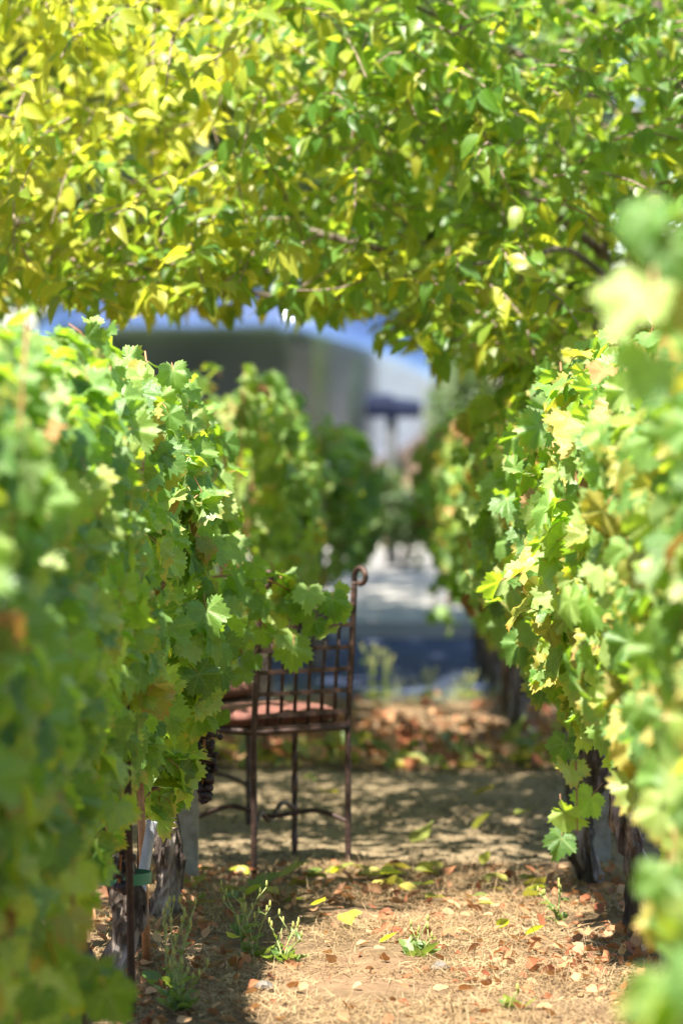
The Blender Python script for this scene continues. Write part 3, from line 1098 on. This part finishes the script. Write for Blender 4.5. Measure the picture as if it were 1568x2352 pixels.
def make_chair(loc, rz, label):
    """local frame: the back lies along local x (0..W) at y=0, the seat reaches to y=D"""
    W, D = .35, .36
    root = empty('iron_chair', loc, label, 'chair', 'wrought iron chairs by the path')
    root.rotation_euler = (0, 0, rz)
    I = M['iron']
    rec = .03   # recline of the back posts at the top
    for x in (0, W):      # back posts with a scrolled top, down to the foot
        b = MB()
        s = -1
        pts = [(x, 0, 0), (x, 0, .2), (x, .0, .42), (x, -rec * .5, .62), (x, -rec, .85)]
        b.tube(smooth_path(pts, 7), .0095, 8)
        sc = []
        for i in range(22):
            a = math.pi - i / 21 * 5.2
            q = .030 * (1 - .35 * i / 21)
            sc.append((x, -rec - .030 - q * math.cos(a) * 1.0, 0.852 + q * math.sin(a) + .012))
        b.tube([(x, -rec, .84)] + sc, [.0095] + [.0085 - .001 * i / 22 for i in range(22)], 8)
        b.build('back_post', I, root, True)
    for x, y in ((-.03, D * .84), (W + .055, D * .93)):
        b = MB()
        twisted(b, (x, y, 0), (x, y, .41), .0105)
        b.build('front_leg', I, root, False)
    b = MB()           # seat frame
    ring = [(0, 0), (W, 0), (W + .07, D), (W * .5, D + .03), (-.05, D)]
    for i in range(5):
        p, q = ring[i], ring[(i + 1) % 5]
        b.tube([(*p, .415), (*q, .415)], .0105, 6)
    for k in range(1, 6):
        t = k / 6
        b.tube([(W * t, 0, .415), (-.05 + (W + .1) * t, D, .415)], .006, 5)
    b.build('seat_frame', I, root, True)
    for k in range(6):
        z = (.425, .462, .526, .59, .655, .722)[k]
        yb = -max(0, (z - .42)) * .08
        b = MB(); b.box((W / 2, yb - .0035, z), (W - .016, .006, .013))
        b.build('back_slat', I, root)
    for k in range(1, 7):
        x = W * k / 7
        b = MB(); b.tube([(x, .003, .425), (x, -.005, .57), (x, -.021, .722)], .0062, 6)
        b.build('back_bar', I, root, True)
    b = MB()           # arched top rail with scroll ornament
    b.tube(smooth_path([(0, -.028, .775), (W * .25, -.029, .80), (W * .5, -.03, .83), (W * .75, -.029, .80), (W, -.028, .775)], 6), .0085, 8)
    b.build('top_rail', I, root, True)
    for s in (-1, 1):
        b = MB()
        b.tube(smooth_path([(W / 2, -.026, .725), (W / 2 + s * .06, -.026, .745), (W / 2 + s * .085, -.027, .775), (W / 2 + s * .05, -.027, .79), (W / 2 + s * .03, -.027, .768)], 6), .006, 7)
        b.build('scroll', I, root, True)
    for pts in ([(0, 0, .13), (.10, .10, .165), (.2, .19, .13), (.30, .26, .17), (W + .055, D * .93, .14)], [(W, 0, .13), (.30, .09, .16), (.2, .2, .142), (.09, .24, .175), (-.03, D * .84, .13)]):
        b = MB(); b.tube(smooth_path(pts, 8), .0075, 8)
        b.build('stretcher', I, root, True)
    # cushion: soft pad with rounded edges
    bm = bmesh.new()
    prof = [(-.03, 0), (0, .010), (.006, .022), (0, .034), (-.03, .045)]
    outl = []
    for i in range(28):
        a = 2 * math.pi * i / 28
        ca, sa = math.cos(a), math.sin(a)
        sx_ = abs(ca) ** .45 * (1 if ca > 0 else -1)
        sy_ = abs(sa) ** .45 * (1 if sa > 0 else -1)
        outl.append((sx_, sy_))
    rings = []
    for e, z in prof:
        rings.append([bm.verts.new((W / 2 + sx_ * (W / 2 + .04 + e) * (1 + .06 * sy_), .02 + D / 2 + sy_ * (D / 2 + e - .01), .43 + z)) for sx_, sy_ in outl])
    for a, c in zip(rings[:-1], rings[1:]):
        for i in range(28):
            bm.faces.new((a[i], a[(i + 1) % 28], c[(i + 1) % 28], c[i]))
    c = bm.verts.new((W / 2, .02 + D / 2, .43 + .050))
    for i in range(28):
        bm.faces.new((rings[-1][i], rings[-1][(i + 1) % 28], c))
    bm.faces.new(rings[0][::-1])
    me = bpy.data.meshes.new('cushion')
    bm.to_mesh(me); bm.free()
    me.materials.append(M['cushion'])
    me.polygons.foreach_set('use_smooth', [True] * len(me.polygons))
    link('cushion', me, root)
    return root


A, B = Vector((-.41, 11.25)), Vector((-.137, 11.47))
make_chair((A.x, A.y, 0), math.atan2(B.y - A.y, B.x - A.x), 'wrought iron chair with lattice back, scrolled posts and terracotta cushion')
make_chair((-.76, 12.75, 0), R(-118), 'second iron chair with terracotta cushion, mostly hidden behind vine and first chair')

# ------------------------------------------------------------------ trailer, post box, shrubs behind
def make_trailer():
    cx, cy = -1.92, 43.5
    root = empty('travel_trailer', (cx, cy, 0), 'rounded polished silver travel trailer parked beyond the road', 'trailer')
    root.rotation_euler = (0, 0, R(-25))
    HL, HW, Z0, Z1 = 2.60, 1.15, .45, 2.86
    straight = 1.26
    nU = 40
    sec = []
    zc, hz_ = (Z0 + Z1) / 2, (Z1 - Z0) / 2
    zw0, zw1 = .80, 2.26       # flat wall between these heights, rounded belly below, rounded roof above
    for i in range(9):
        a = math.pi / 2 * i / 8
        sec.append((.72 + .28 * math.sin(a), (zw0 - (zw0 - Z0) * math.cos(a) - zc) / hz_))
    for i in range(1, 10):
        sec.append((1 + .004 * math.sin(math.pi * i / 10), (zw0 + (zw1 - zw0) * i / 10 - zc) / hz_))
    for i in range(15):
        a = math.pi / 2 * i / 14
        sec.append((.22 + .78 * math.cos(a) if i < 14 else .22, (zw1 + (Z1 - zw1) * math.sin(a) - zc) / hz_))
    sec.append((0, 1.006))
    sec.insert(0, (0, -1))

    def station(x):
        t = max(0, abs(x) - straight) / (HL - straight)
        k = (1 - t ** 1.5) ** .62 if t < 1 else 0
        return k

    def shell(name, xs, m, grow=0):
        b = MB()
        vs, fs = [], []
        n2 = 2 * nU
        for x in xs:
            k = max(station(x), .02)
            kz = .18 + .82 * k ** .8 if k < 1 else 1
            loop = []
            for w_, h in sec:
                loop.append((w_ * (HW + grow) * k, h * (hz_ + grow) * kz))
            loop += [(-a, h) for a, h in loop[::-1][1:-1]]
            n2 = len(loop)
            vs += [(x, yy, zc - hz_ * .12 * (1 - kz) + h) for yy, h in loop]
        for i in range(len(xs) - 1):
            for j in range(n2):
                fs.append((i * n2 + j, (i + 1) * n2 + j, (i + 1) * n2 + (j + 1) % n2, i * n2 + (j + 1) % n2))
        b.add(vs, fs)
        return b.build(name, m, root, True)
    shell('body', np.linspace(-straight, straight, 9), M['alu'])
    rs = [straight + (HL - straight) * (1 - (1 - i / 16) ** 1.6) for i in range(17)]
    shell('end_cap', rs, M['alu'])
    shell('end_cap', [-q for q in rs][::-1], M['alu'])
    for x in (-straight, straight):
        shell('seam', [x - .022, x + .022], M['alu'], .008)
    b = MB(); b.box((0, 0, .47), (2 * HL * .82, 1.7, .10)); b.build('chassis', M['trim'], root)
    for s in (-1, 1):
        for wx in (1.55,):
            b = MB(); pr = [(.24, -.09), (.31, -.10), (.335, -.07), (.335, .07), (.31, .10), (.24, .09)]
            k = 26
            vs = [(wx + r * math.cos(2 * math.pi * i / k), s * .92 + yy, .335 + r * math.sin(2 * math.pi * i / k)) for r, yy in pr for i in range(k)]
            fs = [(p * k + i, p * k + (i + 1) % k, ((p + 1) % 6) * k + (i + 1) % k, ((p + 1) % 6) * k + i) for p in range(6) for i in range(k)]
            b.add(vs, fs)
            wh = b.build('wheel', M['tyre'], root, True)
            b = MB(); b.tube([(wx, s * .92 - .07, .335), (wx, s * .92 + .07, .335)], .24, 20)
            b.build('rim', M['rim'], wh)
    b = MB()
    b.tube([(HL - .1, 0, .46), (HL + .9, 0, .46)], .04, 8)
    b.tube([(HL + .8, 0, .0), (HL + .8, 0, .6)], .03, 8)
    b.build('hitch', M['trim'], root, True)
    return root


make_trailer()

root = empty('post_box', (-.02, 35, 0), 'dark blue flat box on a slim dark post before the silver trailer', 'post box')
b = MB()
b.tube([(-.02, 35, -.05), (-.02, 35, .5), (-.025, 35, 1.36)], [.058, .052, .05], 10)
b.build('post', M['dark_post'], root, True, (-.02, 35, 0))
b = MB()
vs, fs = [], []
sect = [(-.075, 0), (.075, 0), (.085, .07), (.055, .115), (0, .13), (-.055, .115), (-.085, .07)]
for x, k in ((-.23, 1.1), (-.22, 1.25), (.0, 1.25), (.02, 1.05), (.25, .9), (.27, .75)):
    vs += [(-.02 + x, 35 + y * 1.2, 1.34 + z * k * 1.35) for y, z in sect]
for i in range(5):
    for j in range(7):
        fs.append((i * 7 + j, i * 7 + (j + 1) % 7, (i + 1) * 7 + (j + 1) % 7, (i + 1) * 7 + j))
fs += [tuple(range(7))[::-1], tuple(35 + j for j in range(7))]
b.add(vs, fs)
b.build('box', M['box_paint'], root, False, (-.02, 35, 0))
b = MB(); b.box((-.252, 35, 1.43), (.014, .15, .10)); b.build('door', M['box_paint'], root, False, (-.02, 35, 0))


def blob_plant(name, loc, rx, ry, z0, z1, n, mats, size, label, cat, seed, group=None, trunk=None, lumps=14, crown='crown'):
    """shrub or far tree: stems plus many leaves gathered in uneven lumps"""
    rr = np.random.default_rng(seed)
    root = empty(name, loc, label, cat, group)
    L = Leaves()
    cz, hz_ = (z0 + z1) / 2, (z1 - z0) / 2
    cs = rr.normal(0, 1, (lumps, 3))
    cs /= np.linalg.norm(cs, axis=1, keepdims=True)
    cs *= rr.uniform(.35, .75, (lumps, 1))
    k = rr.integers(0, lumps, n)
    q = rr.normal(0, 1, (n, 3)); q /= np.linalg.norm(q, axis=1, keepdims=True)
    q *= (rr.random((n, 1)) ** .45) * rr.uniform(.28, .48, lumps)[k][:, None]
    P = cs[k] + q
    p = P * np.array([rx, ry, hz_]) + np.array([loc[0], loc[1], cz])
    L.add(p, P + np.array([0, 0, .5]) + rr.normal(0, .5, (n, 3)), np.array([0, 0, -.6]) + rr.normal(0, .6, (n, 3)), rr.uniform(size[0], size[1], n), [mats[int(i)] for i in rr.integers(0, len(mats), n)])
    L.done()
    b = MB()
    tr = trunk or .03
    b.tube(smooth_path([(loc[0], loc[1], -.1), (loc[0] + tr, loc[1], cz * .5), (loc[0], loc[1] + tr, cz)], 5), [tr * (1 - .03 * i) for i in range(11)], 9, rough=.08)
    b.build('trunk' if trunk else 'stem', M['tree_bark'], root, True, loc)
    for j in range(min(lumps, 9)):
        e = cs[j] * np.array([rx, ry, hz_]) + np.array([loc[0], loc[1], cz])
        s0 = Vector((loc[0], loc[1], max(z0, cz * .55)))
        b = MB(); b.tube(smooth_path([s0, s0.lerp(Vector(e), .5) + Vector((0, 0, .1 * hz_)), Vector(e)], 4), [tr * .5 * (1 - .08 * i) for i in range(9)], 6)
        b.build('limb', M['tree_bark'], root, True, loc)
    stuff_mesh(crown, 'tree', L, list(range(n)), root, loc)
    return root


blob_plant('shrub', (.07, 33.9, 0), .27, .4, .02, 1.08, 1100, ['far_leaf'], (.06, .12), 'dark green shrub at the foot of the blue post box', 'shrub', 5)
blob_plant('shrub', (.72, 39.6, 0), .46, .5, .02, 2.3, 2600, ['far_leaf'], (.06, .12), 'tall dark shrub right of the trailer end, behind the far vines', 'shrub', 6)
G2 = 'trees beyond the trailer'
blob_plant('shade_tree', (-3.2, 24.4, 0), 6.8, 9.8, 3.4, 7.5, 30000, ['tree_leaf', 'far_leaf'], (.24, .40), 'large green tree left of the road shading the driveway', 'tree', 7, None, .2, 46)
for i, (x, y, rx, z1, mt, lab) in enumerate((
        (-9, 60, 5, 11, ['far_leaf'], 'dark green tree beyond the trailer at far left'),
        (-3.2, 66, 4.5, 13, ['far_leaf'], 'dark green tree standing right behind the silver trailer'),
        (1.6, 58, 3.6, 12, ['far_leaf', 'tree_leaf'], 'mid green tree beyond the right end of the trailer'),
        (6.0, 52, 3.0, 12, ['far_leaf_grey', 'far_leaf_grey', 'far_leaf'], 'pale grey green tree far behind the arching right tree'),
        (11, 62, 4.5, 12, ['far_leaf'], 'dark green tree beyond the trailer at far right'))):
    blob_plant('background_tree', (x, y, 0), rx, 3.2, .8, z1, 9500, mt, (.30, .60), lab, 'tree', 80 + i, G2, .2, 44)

def woods(name, x0, x1, y, zt, n, seed, lab, turn=False, z0=0, sp=1.2):
    rr = np.random.default_rng(seed)
    L = Leaves()
    x = rr.uniform(x0, x1, n)
    h = zt * (.72 + .18 * np.sin(x * .55 + 1) + .12 * np.sin(x * 1.3))
    p = np.stack([x, y + rr.normal(0, sp, n), z0 + (h - z0) * rr.random(n) ** .8], 1)
    if turn:
        p = p[:, [1, 0, 2]]
    L.add(p, rr.normal(0, .6, (n, 3)) + np.array([0, .6, .5]), rr.normal(0, .5, (n, 3)) + np.array([0, 0, -.6]), rr.uniform(.7, 1.3, n), ['far_leaf'] * n)
    L.done()
    o = stuff_mesh(name, 'litter', L, list(range(n)))
    tag(o, lab, 'woods', None, 'stuff')


woods('woods', -46, 46, -20, 17, 14000, 9, 'dark line of woods on the other side of the vineyard, mirrored in the trailer')
woods('woods', 2, 48, -21, 14, 6000, 10, 'dark line of woods off to the left of the road', True)  # out of view, added so that the trailer flank mirrors something dark
woods('woods', 19, 40, -13, 8, 1800, 12, 'spreading tree crowns shading the road farther left', True, 3.2, 2.6)  # out of view, added to shade the ground reflected in the trailer wall

# ------------------------------------------------------------------ ground cover: straw, dead leaves, weeds
def straw(name, n, x0, x1, y0, y1, seed, lab, up=.16, ln=(.015, .085)):
    rr = np.random.default_rng(seed)
    p = np.stack([rr.uniform(x0, x1, n), rr.uniform(y0, y1, n), rr.uniform(.0, .012, n)], 1)
    cl = np.sin(p[:, 0] * 7 + 1.3 * np.sin(p[:, 1] * 4)) + np.sin(p[:, 1] * 9 + p[:, 0] * 3)
    keep = rr.random(n) < .45 + .28 * cl
    p = p[keep]
    n = len(p)
    a = rr.uniform(0, 6.28, n)
    e = np.abs(rr.normal(0, up, n)) + np.where(rr.random(n) < .04, .8, 0)
    l = rr.uniform(ln[0], ln[1], n)
    d = np.stack([np.cos(a) * np.cos(e), np.sin(a) * np.cos(e), np.sin(e)], 1) * l[:, None]
    wv = np.stack([-np.sin(a), np.cos(a), rr.normal(0, .4, n)], 1) * rr.uniform(.0004, .0011, n)[:, None]
    V = np.stack([p - wv, p + wv, p + d * .5 + wv * .8 + np.array([0, 0, .006]), p + d * .5 - wv * .8 + np.array([0, 0, .006]), p + d], 1).reshape(-1, 3)
    F = []
    for i in range(n):
        b = i * 5
        F.append((b, b + 1, b + 2, b + 3)); F.append((b + 3, b + 2, b + 4))
    me = bpy.data.meshes.new(name)
    me.from_pydata(V.tolist(), [], F)
    me.materials.append(M['straw'])
    o = link(name, me)
    tag(o, lab, 'dry grass', None, 'stuff')
    return o


straw('dry_grass', 130000, -1.0, 1.1, 8.1, 11.45, 1, 'pale dry straw strewn over the soil between the vine rows')
straw('dry_grass', 16000, -1.2, 1.2, 14.7, 18.3, 2, 'dry straw and grass on the strip between path and road')


def litter(name, n, x0, x1, y0, y1, mats, size, seed, lab, dens=None, zl=.02):
    rr = np.random.default_rng(seed)
    L = Leaves()
    p = np.stack([rr.uniform(x0, x1, n), rr.uniform(y0, y1, n), rr.uniform(.004, zl, n)], 1)
    if dens is not None:
        p = p[rr.random(n) < dens(p)]
        n = len(p)
    a = rr.uniform(0, 6.28, n)
    L.add(p, np.array([0, 0, 1.0]) + rr.normal(0, .55, (n, 3)), np.stack([np.cos(a), np.sin(a), rr.normal(.1, .25, n)], 1), rr.uniform(size[0], size[1], n), [mats[int(i)] for i in rr.integers(0, len(mats), n)])
    L.done()
    o = stuff_mesh(name, 'litter', L, list(range(n)), None, (0, 0, 0), True)
    tag(o, lab, 'leaf litter', None, 'stuff')
    return o


def red_d(p):
    x, y = p[:, 0], p[:, 1]
    q = .16 + .9 * np.exp(-(((x - .40) / .20) ** 2 + ((y - 9.35) / .40) ** 2)) + .8 * np.exp(-(((x + .43) / .16) ** 2 + ((y - 9.3) / .35) ** 2)) + .35 * np.exp(-((y - 10.7) / .4) ** 2)
    q += .5 * np.exp(-((np.abs(x) - .62) / .15) ** 2)
    return q


litter('leaf_litter', 3600, -.95, 1.0, 8.2, 11.4, ['litter_red'], (.018, .046), 3, 'curled red brown dead leaves scattered over the straw', red_d)
litter('leaf_litter', 2400, -1.2, 1.2, 15.0, 18.1, ['litter_red'], (.03, .065), 4, 'red brown dead leaves covering the strip beyond the path', lambda p: .12 + .7 * np.exp(-((p[:, 1] - 16.0) / .7) ** 2), .05)
litter('leaf_litter', 420, -1.2, 1.2, 14.6, 15.6, ['litter_green', 'litter_green', 'litter_red'], (.07, .12), 5, 'green and yellow fallen leaves along the far edge of the gravel path', None, .05)


def path_leaf(n, mat, lab, seed, y0, y1, x0, x1, size):
    rr = np.random.default_rng(seed)
    for i in range(n):
        o = link('fallen_leaf', leaf_mesh('litter', int(rr.integers(0, NVAR)), mat))
        o.location = (rr.uniform(x0, x1), rr.uniform(y0, y1), rr.uniform(.014, .028))
        o.rotation_euler = (rr.normal(0, .3), rr.normal(0, .3), rr.uniform(0, 6.28))
        s = rr.uniform(*size)
        o.scale = (s, s, s)
        tag(o, lab, 'leaf', lab)


k = 7
for mat, col in (('litter_green', 'yellow green'), ('tree_leaf_yellow', 'bright yellow')):
    for (x0, x1), where in (((-.58, -.40), 'beside the concrete post'), ((-.40, -.14), 'on the soil in front of the chair legs'), ((-.14, .12), 'at the near path edge in mid aisle'), ((.12, .42), 'at the near path edge before the right trunk')):
        k += 1
        path_leaf(11 if col[0] == 'y' else 2, mat, f'{col} fallen leaf {where}', k, 10.45, 11.3, x0, x1, (.05, .09))
path_leaf(6, 'litter_green', 'lone yellow green leaf lying on the bare gravel path', 18, 11.6, 14.3, -.35, .5, (.07, .11))
path_leaf(7, 'tree_leaf_yellow', 'small yellow fallen leaf lying on straw well before the path', 19, 9.6, 10.4, -.5, .4, (.04, .07))

def grains(n, seed):
    rr = np.random.default_rng(seed)
    bm = bmesh.new(); bmesh.ops.create_icosphere(bm, subdivisions=1, radius=1)
    V = np.array([v_.co[:] for v_ in bm.verts]); F = np.array([[v_.index for v_ in f.verts] for f in bm.faces]); bm.free()
    p = np.stack([rr.uniform(-1.3, 1.3, n), 11.25 + 3.55 * rr.random(n) ** 1.3, np.zeros(n)], 1)
    sc = rr.uniform(.0025, .009, n)
    W = V[None] * sc[:, None, None] * rr.uniform(.7, 1.3, (n, len(V), 1)) * np.array([1, 1, .7]) + p[:, None]
    fa = (F[None] + (np.arange(n) * len(V))[:, None, None]).reshape(-1, 3)
    me = bpy.data.meshes.new('gravel')
    me.from_pydata(W.reshape(-1, 3).tolist(), [], fa.tolist())
    me.materials.append(M['gravel'])
    tag(link('gravel', me), 'tan gravel grains lying loose on the path', 'gravel', None, 'stuff')


grains(5000, 3)
WEEDG = 'weeds on the vineyard floor'


def weed(x, y, h, stems, lab, seed, rosette=0, lean=.05):
    rr = random.Random(seed)
    root = empty('weed', (x, y, 0), lab, 'weed', WEEDG)
    base = (x, y, 0)
    for s in range(stems):
        hh = h * rr.uniform(.7, 1)
        dx, dy = rr.uniform(-lean, lean), rr.uniform(-lean, lean)
        pts = smooth_path([(x, y, 0), (x + dx * .3, y + dy * .3, hh * .5), (x + dx, y + dy, hh)], 5)
        b = MB(); b.tube(pts, [.0026 - .0011 * i / len(pts) for i in range(len(pts))], 5)
        b.build('stem', M['weed_stem'], root, True, base)
        tips = [(x + dx, y + dy, hh)]
        for k in range(2):
            t = pts[6 + k * 2]
            e = (t.x + rr.uniform(-.03, .03), t.y + rr.uniform(-.02, .02), t.z + rr.uniform(.02, .05))
            b = MB(); b.tube([t, e], .0014, 4); b.build('stem', M['weed_stem'], root, True, base)
            tips.append(e)
        for e in tips:
            b = MB()
            b.tube([e, (e[0], e[1], e[2] + .004), (e[0], e[1], e[2] + .012), (e[0], e[1], e[2] + .017)], [.0015, .0037, .003, .0012], 6)
            b.build('bud', M['bud'], root, True, base)
        for k in range(5):
            t = pts[1 + k * 2 if 1 + k * 2 < len(pts) else -1]
            o = link('leaf', leaf_mesh('tree', rr.randrange(NVAR), 'weed'), root)
            o.location = (t.x - x, t.y - y, t.z)
            o.rotation_euler = (rr.uniform(.2, .9), rr.uniform(-.3, .3), rr.uniform(0, 6.28))
            q = rr.uniform(.018, .042) * (1.3 - k * .14)
            o.scale = (q * .8, q, q)
    for k in range(rosette):
        o = link('leaf', leaf_mesh('litter', rr.randrange(NVAR), 'weed'), root)
        a = k * 2.4
        o.location = (rr.uniform(-.02, .02), rr.uniform(-.02, .02), .01)
        o.rotation_euler = (rr.uniform(.3, .8), rr.uniform(-.2, .2), a)
        q = rr.uniform(.035, .065)
        o.scale = (q, q, q)


weed(-.50, 8.75, .24, 3, 'tallest spindly green weed with yellow buds beside the left trunks', 1, 8)
weed(-.53, 8.95, .18, 2, 'spindly weed leaning against the lower left trunk', 2, 6)
weed(-.385, 9.75, .15, 3, 'thin weed with small buds between the left row and the rosette weeds', 3, 4)
weed(-.345, 9.45, .13, 3, 'weed with upright budded stems left of the broad leafed rosette', 4, 6)
weed(-.27, 9.35, .10, 3, 'broad leafed green rosette weed left of the aisle middle', 5, 14)
weed(.06, 9.45, .06, 2, 'small dark green weed alone in the middle of the aisle', 6, 8)
weed(.43, 10.1, .10, 2, 'thin pale weed by the right row near the gnarled trunk', 7, 2)
weed(-.48, 8.6, .12, 3, 'leafy weed clump in the lower left corner of the aisle', 8, 12)
weed(.26, 8.62, .03, 1, 'tiny green sprout near the bottom of the aisle', 9, 4)
weed(-.10, 18.2, .30, 4, 'tall pale weed at the edge of the shaded road right of the chair', 10, 8)
weed(-.04, 18.3, .26, 3, 'pale weed right of the tallest roadside weed', 11, 8)
weed(.16, 18.2, .13, 3, 'low green weed at the road edge in mid aisle', 12, 10)
weed(.35, 18.2, .13, 3, 'low weed at the road edge by the far right vines', 13, 8)
straw('roadside_grass', 2600, -1.0, 1.0, 17.75, 18.4, 14, 'short green and tan grass fringe along the road edge', .9, (.06, .2)).data.materials[0] = M['weed_stem']

for x, y, s, lab in ((.11, 9.28, .020, 'dark stone in the middle of the aisle beside the small weed'), (-.30, 8.95, .022, 'brown clod at the left of the aisle near the leafy weeds'),
                     (.15, 9.85, .016, 'small blue grey stone between straw tufts in mid aisle')):
    bm = bmesh.new()
    bmesh.ops.create_icosphere(bm, subdivisions=2, radius=s)
    rr = random.Random(int(x * 1000))
    for v_ in bm.verts:
        v_.co *= 1 + rr.uniform(-.22, .22)
        v_.co.z *= .7
    me = bpy.data.meshes.new('stone')
    bm.to_mesh(me); bm.free()
    me.materials.append(M['pebble'])
    o = link('stone', me)
    o.location = (x, y, s * .45)
    tag(o, lab, 'stone')
print('LEAF OBJECTS', len([o for o in S.objects if o.name.startswith('leaf')]), 'ALL', len(S.objects))
